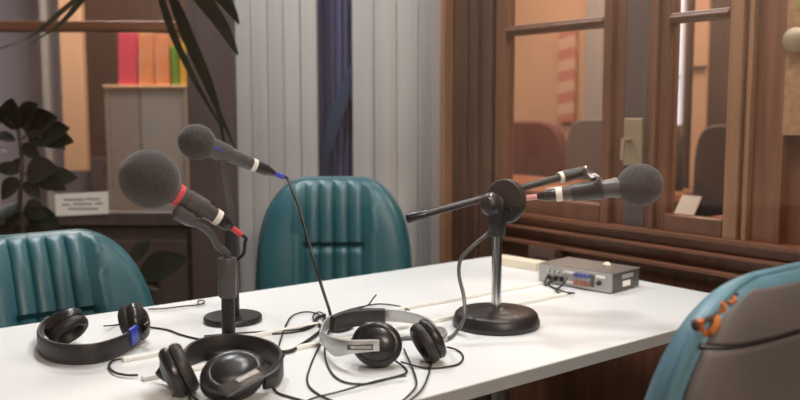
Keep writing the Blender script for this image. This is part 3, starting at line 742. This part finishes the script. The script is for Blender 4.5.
# --- H1: left pair, band towards the camera
c0 = on(92, 340, 0); e1 = empty('headphones', c0, 'black headphones lying at the left of the table, blue tape near one cup', 'headphones')
bz = .019
bm = B(); band1 = [(50, 322, .028), (41.5, 331, .021), (39.5, 342, bz), (50, 350.5, bz), (70, 354.5, bz), (95, 353.5, bz), (116, 347.5, bz), (130, 340, bz + .002), (140, 331, .024), (145, 322, .032)]
strip(bm, [on(*q) for q in band1], Z, .033, .007, 8, ws=[.75, .9, 1, 1.05, 1.05, 1.05, 1, .85, .65]); hb = link('headband', bm, 'leather', e1)
bm = B(); strip(bm, [on(130.5, 338, .025) - Y_ * .003, on(137, 332.5, .027) - Y_ * .003], Z, .031, .008, 4); o = link('tape', bm, 'blue', hb); o['label'] = 'blue tape'
k1 = cup(e1, on(66, 326, .036), (-.62, .45, .62), (.55, .5, .6), .037, .030, sx=.82)
k2 = cup(e1, on(135, 322, .037), (.86, .05, .30), (-.25, .3, .9), .036, .028, sx=.85)
bm = B(); strip(bm, [on(50, 322, .030), on(54, 316, .045), on(64, 317, .058)], Vector((.4, .3, .8)), .014, .005); link('yoke', bm, 'blackp', e1)
bm = B(); strip(bm, [on(142, 331, .024), on(147, 325, .040), on(143, 319, .050)], Vector((0, .3, .9)), .014, .005); link('yoke', bm, 'blackp', e1)
cables(e1, [[(146, 327, .012), (152, 327.5), (168, 330), (182, 335), (206, 340), (232, 338), (262, 334.5), (290, 332.5), (308, 329), (322, 321)]], .0018)
cables(e1, [[(104, 326, .012), (116, 325), (125, 322), (140, 319)]], .0014)

# --- H2: front pair around the stand, band away from the camera
c0 = on(225, 372, 0); e2 = empty('headphones', c0, 'black headphones lying in front, headband looped round the microphone stand', 'headphones')
band2 = [(187, 365, .022), (184, 357, .02), (190, 349, .02), (206, 342.5, .02), (228, 339.5, .02), (252, 341.5, .02), (272, 348, .02), (281, 357.5, .02), (277, 368, .02), (264, 374, .02)]
bm = B(); strip(bm, [on(a, c + 6, z) for a, c, z in band2], Z, .036, .0075, 8, ws=[.6, .8, 1, 1.1, 1.1, 1.1, 1.1, 1, .95, .8]); link('headband', bm, 'leather', e2)
k = cup(e2, on(177, 371, .036), (-.80, -.30, -.36), (-.42, .15, .85), .040, .024, sx=.95)
bm = B(); strip(bm, [on(187, 371, .022), on(176, 378, .016), on(166, 377, .012), on(158, 370, .020)], Vector((0, .3, .9)), .014, .005); link('yoke', bm, 'blackp', e2)
od = Vector((.20, -.64, .74)).normalized(); ud = Vector((.85, .50, .12))
ccen = on(233, 375, .033)
k = cup(e2, ccen, od, ud, .049, .026, sx=.76)
q = [on(223, 391.5, .050), on(243, 381.5, .0505), on(264, 370.5, .0475), on(275, 366, .034), on(281, 359, .026)]
bm = B(); strip(bm, q, [od, od, od, Vector((-.3, -.6, .5)), Vector((-.6, -.2, .5))], .005, .019); y2 = link('yoke', bm, 'blackp', e2)
tx = (q[2] - q[0]).normalized(); tn = (od - tx * od.dot(tx)).normalized(); ty = tn.cross(tx)
if ty.z < 0: ty = -ty
text_mesh('SENNHEISER', .0098, q[0].lerp(q[2], .53) + tn * .0075, tx, ty, 'white', y2, 'lettering')['label'] = 'white lettering on the yoke'
cables(e2, [[(269, 380, .010), (272, 386), (278, 393), (290, 397), (306, 402), (318, 408)]], .0019)
cables(e2, [[(195, 388, .008), (190, 396), (192, 406)], [(188, 392, .01), (196, 399), (205, 406)]], .0017)

# --- H3: silver pair
c0 = on(385, 348, 0); e3 = empty('headphones', c0, 'silver and black headphones lying in the tangle of cables before the boom stand', 'headphones')
bm = B(); bd = [(321, 337, .026), (324, 328, .03), (332, 321.5, .033), (350, 317, .035), (372, 315, .036), (393, 315.5, .036), (412, 318, .034), (428, 323, .030), (437, 331, .026)]
strip(bm, [on(*q) for q in bd], Vector((0, -.35, 1)), .026, .005, 8, ws=[.8, .9, 1, 1, 1, 1, .9, .75, .6]); link('headband', bm, 'silver', e3)
bm = B(); strip(bm, [on(a, c, z) for a, c, z in ((332, 323.5, .033), (345, 319.5, .035), (365, 317, .036), (385, 317, .036))], Vector((0, -.35, 1)), .034, .013, 8, ws=[.85, 1, 1, 1.0]); link('band_pad', bm, 'leather', e3)
od = Vector((-.02, -.93, .30)).normalized()
cc = on(377, 344, .038)
k = cup(e3, cc, od, (.2, .1, .95), .0375, .026, sx=1.12)
a0 = cc + od * .025
bm = B(); strip(bm, [on(321, 334, .026), on(326, 341, .027), on(335, 347, .030), a0 - X_ * .045 - Z * .006, a0 - X_ * .012 - Z * .004, a0 + X_ * .005 - Z * .004], Vector((.05, -.2, 1)), .022, .006, 8, ws=[.7, 1.1, 1.4, 1.05, .95, .9]); y3 = link('yoke', bm, 'silver', e3)
bm = B(); box(bm, a0 - X_ * .026 - Z * .005 - Y_ * .0052, X_, (Z - Y_ * .2).normalized(), (Y_ + Z * .2).normalized(), .021, .0045, .001); ins = link('inlay', bm, 'greyp', y3, smooth=False)
text_mesh('SENNHEISER', .0062, a0 - X_ * .024 - Z * .005 - Y_ * .0066, X_, Z, 'white', y3, 'lettering')
k = cup(e3, on(430, 340, .038), (.80, .34, .42), (-.5, .1, .85), .037, .021, sx=.92)
bm = B(); strip(bm, [on(436, 330, .028), on(443, 331, .040), on(446, 336, .038), on(442, 340, .036)], Vector((0, .2, 1)), .013, .005); link('yoke', bm, 'silver', e3)
cables(e3, [[(324, 327, .012), (325, 340), (326, 361), (338, 379), (363, 384), (390, 378), (406, 373), (404, 367), (394, 360, .008)],
            [(401, 362, .006), (426, 368), (449, 366.5), (460, 363), (463, 356), (457, 350), (447, 347, .008)],
            [(335, 324, .008), (320, 345), (309, 370), (308, 384), (318, 394), (335, 402)]], .0017)

# loose cables of the tangle, not belonging to one visible thing
def loose(name, label, pth, r=.0016):
    bm = B(); tube(bm, [G(q[0], q[1], TZ + (q[2] if len(q) > 2 else .0045)) for q in pth], r, 8, 8); tag(link(name, bm, 'rubber'), label, 'cable', 'loose thin cables on the table')
loose('loose_cable', 'thin black cable arching from the front headphones over to the tangle', [(279, 345), (284, 330), (290, 318), (299, 313), (310, 312), (320, 315), (328, 320)])
loose('loose_cable', 'thin black cable running off the front of the table below the silver headphones', [(404, 349), (409, 360), (415, 375), (416, 386), (408, 396), (396, 406)])
loose('loose_cable', 'thin black cable hanging in a V under the second silver headphone cup', [(432, 361), (428, 376), (422, 389), (412, 399), (402, 407)])
loose('loose_cable', 'thin black cable lying along the table from the silver headphones to the front', [(406, 376, .007), (385, 379, .007), (362, 385, .007), (338, 392), (314, 398), (296, 406)])
loose('loose_cable', 'thin black wire end sticking up behind the silver headband', [(322, 322, .007), (342, 316, .008), (358, 309, .012), (368, 305, .016), (372, 300, .02), (376, 295, .028)])
loose('loose_cable', 'thin black cable loop behind the black band pad of the silver headphones', [(330, 318), (345, 311), (365, 306), (380, 304), (398, 306), (409, 310)])
loose('loose_cable', 'thin black cable lying along the far edge of the table with a small hook', [(148, 309), (165, 308.5), (185, 306), (197, 305), (204, 303), (203, 300.5), (198, 301), (199, 304.5)])
loose('loose_cable', 'short black cable curling between the ends of the two white ducts', [(121, 359), (113, 360.5), (109, 366), (114, 372), (126, 375), (138, 375)], .002)
loose('loose_cable', 'thin cable crossing behind the front stand towards the tangle', [(204, 336), (240, 333), (275, 331), (300, 329), (316, 323)])
loose('loose_cable', 'small ring of thin cable in the middle of the tangle', [(315, 322), (313, 316), (319, 312), (325, 316), (322, 322), (312, 326), (300, 330)])

# ================================================================== RACK DEVICE AND BOXES
A = G(612, 294.5); Bp = G(539.5, 281.5); Cp = G(648, 287.5)
dx = (Bp - A); dx.z = 0; L = dx.length * 1.0; dx.normalize(); dy = Vector((dx.y, -dx.x, 0))
if dy.dot(Cp - A) < 0: dy = -dy
Wd = (Cp - A).dot(dy) * .93; Hh = .043
ed = empty('audio_interface', A + dx * L / 2 + dy * Wd / 2, 'long silver rack audio unit with small knobs lying by the wooden wall', 'audio device')
ctr = A + dx * (L / 2) + dy * (Wd / 2) + Z * (.003 + Hh / 2)
bm = B(); box(bm, ctr, dx, dy, Z, L / 2 - .002, Wd / 2 - .002, Hh / 2); link('case', bm, 'greyp', ed, smooth=False, bevel=.001)
bm = B(); box(bm, ctr + Z * (Hh / 2 + .0008), dx, dy, Z, L / 2, Wd / 2, .0008); link('top_cover', bm, 'topgrey', ed, smooth=False)
fc = A + Z * (.003 + Hh / 2); bm = B(); box(bm, fc + dx * (L / 2) - dy * .001, dx, dy, Z, L / 2, .003, Hh / 2 + .0005); fp = link('front_panel', bm, 'alu', ed, smooth=False, bevel=.001)
def kn(s, h, r, m, ln=.008, name='knob'):
    bm = B(); p = fc + dx * (L * s) + Z * h - dy * .004; lathe(bm, p, -dy, [(0, 0), (0, r), (ln * .8, r * .9), (ln, r * .7), (ln, 0)], 16); link(name, bm, m, fp)
for i in range(4):
    kn(.30 + .055 * i, .009, .0052, 'bluep'); kn(.30 + .055 * i, -.010, .0052, 'redp')
for i in range(4): kn(.64 + .07 * i, .008, .0045, 'silver')
for i in range(3): kn(.66 + .09 * i, -.009, .0062, 'blackp', .004, 'socket')
kn(.155, -.002, .006, 'blackp', .006, 'power_button')
bm = B(); 
for i in range(6): box(bm, fc + dx * (L * (.225 + .008 * i)) - dy * .0045, dx, dy, Z, .0008, .0006, .014)
link('printed_lines', bm, 'greyp', fp, smooth=False)
for s, h, w_ in ((.14, .013, .012), (.56, .012, .014), (.56, -.012, .014)):
    bm = B(); box(bm, fc + dx * (L * s) + Z * h - dy * .0045, dx, dy, Z, w_, .0005, .003); link('scribble_strip', bm, 'white', fp, smooth=False)
bm = B(); e0 = A + dy * (Wd * .52) + Z * (.003 + Hh * .34) - dx * -.0015; box(bm, e0, dx, dy, Z, .001, .016, .0065); link('end_label', bm, 'white', ed, smooth=False)
bm = B(); e0 = A + dy * (Wd * .55) + Z * (.003 + Hh * .74) - dx * -.0015; box(bm, e0, dx, dy, Z, .001, .024, .005); link('end_vent', bm, 'silver', ed, smooth=False)
for s in (.06, .94):
    for q in (.15, .85):
        bm = B(); p = A + dx * (L * s) + dy * (Wd * q); cyl(bm, p + Z * .0003, p + Z * .0035, .006); link('foot', bm, 'blackp', ed)
bm = B(); p = ctr + Z * (Hh / 2 + .0017) + dx * (-L * .18) + dy * (Wd * .15); lathe(bm, p, Z, [(0, 0), (0, .009), (.004, .010), (.009, .006), (.010, 0)], 20); tag(link('cap', bm, 'cream'), 'small cream cap lying on top of the silver rack unit', 'cap')
loose('loose_cable', 'short black cable hanging from the left sockets of the rack unit', [(556, 276, .026), (552, 279, .022), (549, 285, .004), (557, 289), (565, 292), (575, 293)], .0022)
loose('loose_cable', 'short black cable crossing another in front of the rack unit', [(567, 278, .028), (565, 282, .014), (560, 287, .006), (556, 290), (562, 294), (572, 293, .006)], .0022)
loose('loose_cable', 'short black cable curling at the left end of the rack unit', [(549, 274, .026), (546, 279, .014), (545, 285, .004), (550, 283, .006), (556, 279, .012), (560, 277, .024)], .002)
# cream board and dark box on the far corner
u0 = wl(G(497, 263))[0]
q0, q1 = wl(G(499, 262)), wl(G(540, 271))
bm = B(); box(bm, G(519, 266.5) + Z * .011 , dx, dy, Z, .075, .024, .0105); 
tag(link('cream_block', bm, 'cream', smooth=False, bevel=.001), 'low cream block on the far corner of the table left of the rack unit', 'block')
bm = B(); cb = G(546, 258.5); box(bm, cb + Z * .017, V, U, Z, .05, .022, .0165); 
tag(link('junction_box', bm, 'woodd', smooth=False, bevel=.002), 'small dark brown box on the table between cream block and rack unit', 'box')

# ================================================================== PLANTS
def leaf(bm, base, tip, w, nrm, droop=.0, fold=.25, n=10):
    base, tip = Vector(base), Vector(tip); d = tip - base; sd = d.cross(Vector(nrm)).normalized(); up = sd.cross(d).normalized()
    rows = []
    for i in range(n + 1):
        t = i / n; p = base + d * t - Z * (droop * t * t) + Z * (droop * t); ww = w * (math.sin(PI * t ** .8) ** .75 if 0 < t < 1 else .02)
        rows.append([bm.verts.new(p - sd * ww + up * (ww * fold)), bm.verts.new(p), bm.verts.new(p + sd * ww + up * (ww * fold)), bm.verts.new(p - up * .0015)])
    for a, c in zip(rows, rows[1:]):
        for k in range(4): q = (k + 1) % 4; bm.faces.new((a[k], a[q], c[q], c[k]))
    bm.faces.new(rows[0][::-1]); bm.faces.new(rows[-1])
# leafy plant behind the left chair
pp = P(30, 300, 2.62); e = empty('potted_plant', (pp.x, pp.y, 0), 'dark leafy plant standing behind the left teal chair by the glazed door', 'plant')
bm = B(); lathe(bm, (pp.x, pp.y, .001), Z, [(0, 0), (0, .11), (.26, .15), (.28, .155), (.28, .14), (.25, .135), (.25, 0)], 36); pt = link('pot', bm, 'pot', e)
bm = B(); lathe(bm, (pp.x, pp.y, .25), Z, [(0, 0), (0, .134), (.012, .12), (.016, 0)], 28); link('soil', bm, 'soil', pt)
nodes = []
lv = [((22, 128), (2, 108)), ((20, 126), (38, 104)), ((24, 130), (58, 118)), ((40, 138), (74, 142)), ((28, 140), (70, 128)), ((16, 140), (-8, 138)), ((20, 145), (40, 160)), ((12, 130), (12, 98)), ((34, 132), (46, 112)), ((46, 140), (66, 150)),
      ((20, 172), (-6, 168)), ((26, 175), (58, 168)), ((40, 180), (78, 178)), ((36, 178), (66, 190)), ((18, 178), (2, 200)), ((24, 182), (40, 200)), ((10, 176), (22, 158)), ((20, 205), (-4, 222)), ((24, 208), (48, 216)), ((18, 210), (8, 232)),
      ((132, 262), (150, 240)), ((140, 276), (188, 258)), ((144, 282), (172, 270)), ((134, 272), (160, 290)), ((130, 282), (150, 300)), ((28, 215), (60, 226)), ((6, 120), (-20, 110)), ((6, 150), (-24, 160))]
bm = B(); sb_ = B()
tube(sb_, [(pp.x, pp.y, .25), P(26, 260, 2.64), P(20, 205, 2.64), P(22, 172, 2.62), P(20, 140, 2.62), P(14, 112, 2.62)], .008, 8, 8, rr=(1.2, .6))
tube(sb_, [(pp.x + .02, pp.y, .25), P(70, 330, 2.66), P(110, 305, 2.68), P(132, 274, 2.68), P(136, 260, 2.68)], .006, 8, 8, rr=(1.2, .6))
tube(sb_, [P(22, 172, 2.62), P(30, 176, 2.61), P(40, 180, 2.61)], .003, 6, 6); tube(sb_, [P(20, 140, 2.62), P(32, 134, 2.61), P(46, 140, 2.61)], .003, 6, 6); tube(sb_, [P(132, 274, 2.68), P(138, 277, 2.67), P(144, 282, 2.67)], .003, 6, 6)
for (a, c) in lv:
    ya = 2.62 if a[0] < 100 else 2.68
    A_, C_ = P(*a, ya), P(*c, ya + random.uniform(-.08, .04)); l_ = (C_ - A_).length
    leaf(bm, A_, C_, l_ * .28, Vector((random.uniform(-.3, .3), -1, random.uniform(.2, .6))), droop=.02)
link('stem', sb_, 'stem', e); link('foliage', bm, 'leaf', e)
# hanging strap-leaved plant, basket above the frame
hc = P(160, -95, 2.62); e = empty('hanging_plant', (hc.x, hc.y, hc.z), 'strap leaved plant hanging from the ceiling before the glazed door, long drooping leaves', 'plant')
bm = B(); lathe(bm, hc - Z * .02, Z, [(0, 0), (0, .07), (.10, .10), (.11, .10), (.11, .09), (.09, .085), (.09, 0)], 32); link('pot', bm, 'pot', e)
for k in range(3):
    t = 2 * PI * k / 3 + .3; bm = B(); tube(bm, [hc + Vector((math.cos(t) * .098, math.sin(t) * .098, .08)), Vector((hc.x, hc.y, CZ - .02))], .002, 6, 2); link('hanger_cord', bm, 'stem', e)
bm = B(); cyl(bm, (hc.x, hc.y, CZ - .03), (hc.x, hc.y, CZ), .01); link('ceiling_hook', bm, 'brass', e)
bm = B()
top_ = hc + Z * .08
paths = [[(165, -40), (180, 20), (205, 80), (236, 150)], [(155, -40), (168, 20), (192, 75), (222, 128)], [(172, -40), (200, -5), (222, 25), (238, 55)], [(175, -50), (205, -20), (228, 5), (239, 24)],
         [(130, -50), (90, -10), (62, 22), (30, 44)], [(128, -45), (75, 0), (30, 36), (-10, 52)], [(160, -40), (186, 25), (214, 95), (228, 165)], [(182, -60), (215, -50), (236, -30), (240, 0)]]
for i, pth in enumerate(paths):
    y = 2.62 - .03 * (i % 3) + .05
    pts = [top_ + Vector((0, 0, .0)), top_ + Vector(((pth[0][0] - 160) * .003, -.02, .06))] + [P(a, c, y) for a, c in pth]
    strip(bm, pts, Vector((.9, -.3, .3)), (.032, .026, .055, .05, .03, .03, .026, .03)[i], .0012, 8, ws=[.2, .5, .9, 1, 1, .7, .1])
link('leaves', bm, 'leafg', e)

# ================================================================== LAMPS AND LIGHT
def lamp(name, x, y, sx, sy, power, col, label, z=CZ, spread=180):
    e = empty(name, (x, y, z), label, 'lamp', 'ceiling lamp panels')
    bm = B()
    for (a, c, d, f) in ((x - sx / 2 - .02, x + sx / 2 + .02, y - sy / 2 - .02, y - sy / 2), (x - sx / 2 - .02, x + sx / 2 + .02, y + sy / 2, y + sy / 2 + .02), (x - sx / 2 - .02, x - sx / 2, y - sy / 2, y + sy / 2), (x + sx / 2, x + sx / 2 + .02, y - sy / 2, y + sy / 2)): abox(bm, a, c, d, f, z - .035, z)
    link('lamp_frame', bm, 'white', e, smooth=False)
    bm = B(); abox(bm, x - sx / 2, x + sx / 2, y - sy / 2, y + sy / 2, z - .02, z); link('diffuser', bm, 'lamp', e, smooth=False)
    l = bpy.data.lights.new(name + '_light', 'AREA'); l.shape = 'RECTANGLE'; l.size = sx; l.size_y = sy; l.energy = power; l.color = col; l.spread = math.radians(spread)
    o = bpy.data.objects.new('light_source', l); COL.objects.link(o); o.parent = e; o.location = (0, 0, -.03)
lamp('ceiling_lamp', -.62, 2.45, .2, .2, 25, (.97, .985, 1), 'small square ceiling lamp panel between the table and the blue curtain')
lamp('ceiling_lamp', .15, 1.75, .4, .4, 14, (.97, .985, 1), 'square ceiling lamp panel over the middle of the table')
lamp('ceiling_lamp', .55, 1.15, .25, .25, 16, (1, .98, .95), 'square ceiling lamp panel over the faded teal chair')
lamp('ceiling_lamp', 2.2, 2.1, .5, .5, 60, (1, .88, .76), 'warm square ceiling lamp panel in the next room, above the golden wall')
lamp('ceiling_lamp', .78, 3.75, .7, .7, 28, (1, .88, .76), 'warm unseen lamp panel added in the next room to brighten the orange wall')  # added out of view to brighten the orange wall behind the casement
lamp('ceiling_lamp', -1.3, 4.0, .5, .5, 50, (1, .95, .92), 'square ceiling lamp panel in the room with the bookcase')
lamp('ceiling_lamp', 1.25, -1.35, .6, .3, 120, (1, .88, .76), 'oblong unseen lamp panel added to light the rear wall the window reflects')  # added behind the camera so the lit rear wall hazes the glass
w = bpy.data.worlds.new('world'); S.world = w; w.use_nodes = True
w.node_tree.nodes['Background'].inputs[0].default_value = (.5, .5, .55, 1); w.node_tree.nodes['Background'].inputs[1].default_value = .05

# ================================================================== CAMERA
cd = bpy.data.cameras.new('camera'); cam = bpy.data.objects.new('camera', cd); COL.objects.link(cam)
cam.location = CAM; cam.rotation_euler = (PI / 2 - PIT, 0, 0); cd.sensor_width = 36; cd.lens = 36 * F / 800; cd.clip_start = .02
cd.dof.use_dof = True; cd.dof.focus_distance = 1.55; cd.dof.aperture_fstop = 3.2
S.camera = cam
S.view_settings.view_transform = 'Standard'; S.view_settings.look = 'None'; S.view_settings.exposure = -0.07; S.view_settings.gamma = 1; S.view_settings.use_curve_mapping = False
S.cycles.use_denoising = True; S.cycles.max_bounces = 8; S.cycles.transparent_max_bounces = 16; S.cycles.caustics_reflective = False; S.cycles.caustics_refractive = False; S.cycles.sample_clamp_indirect = 4
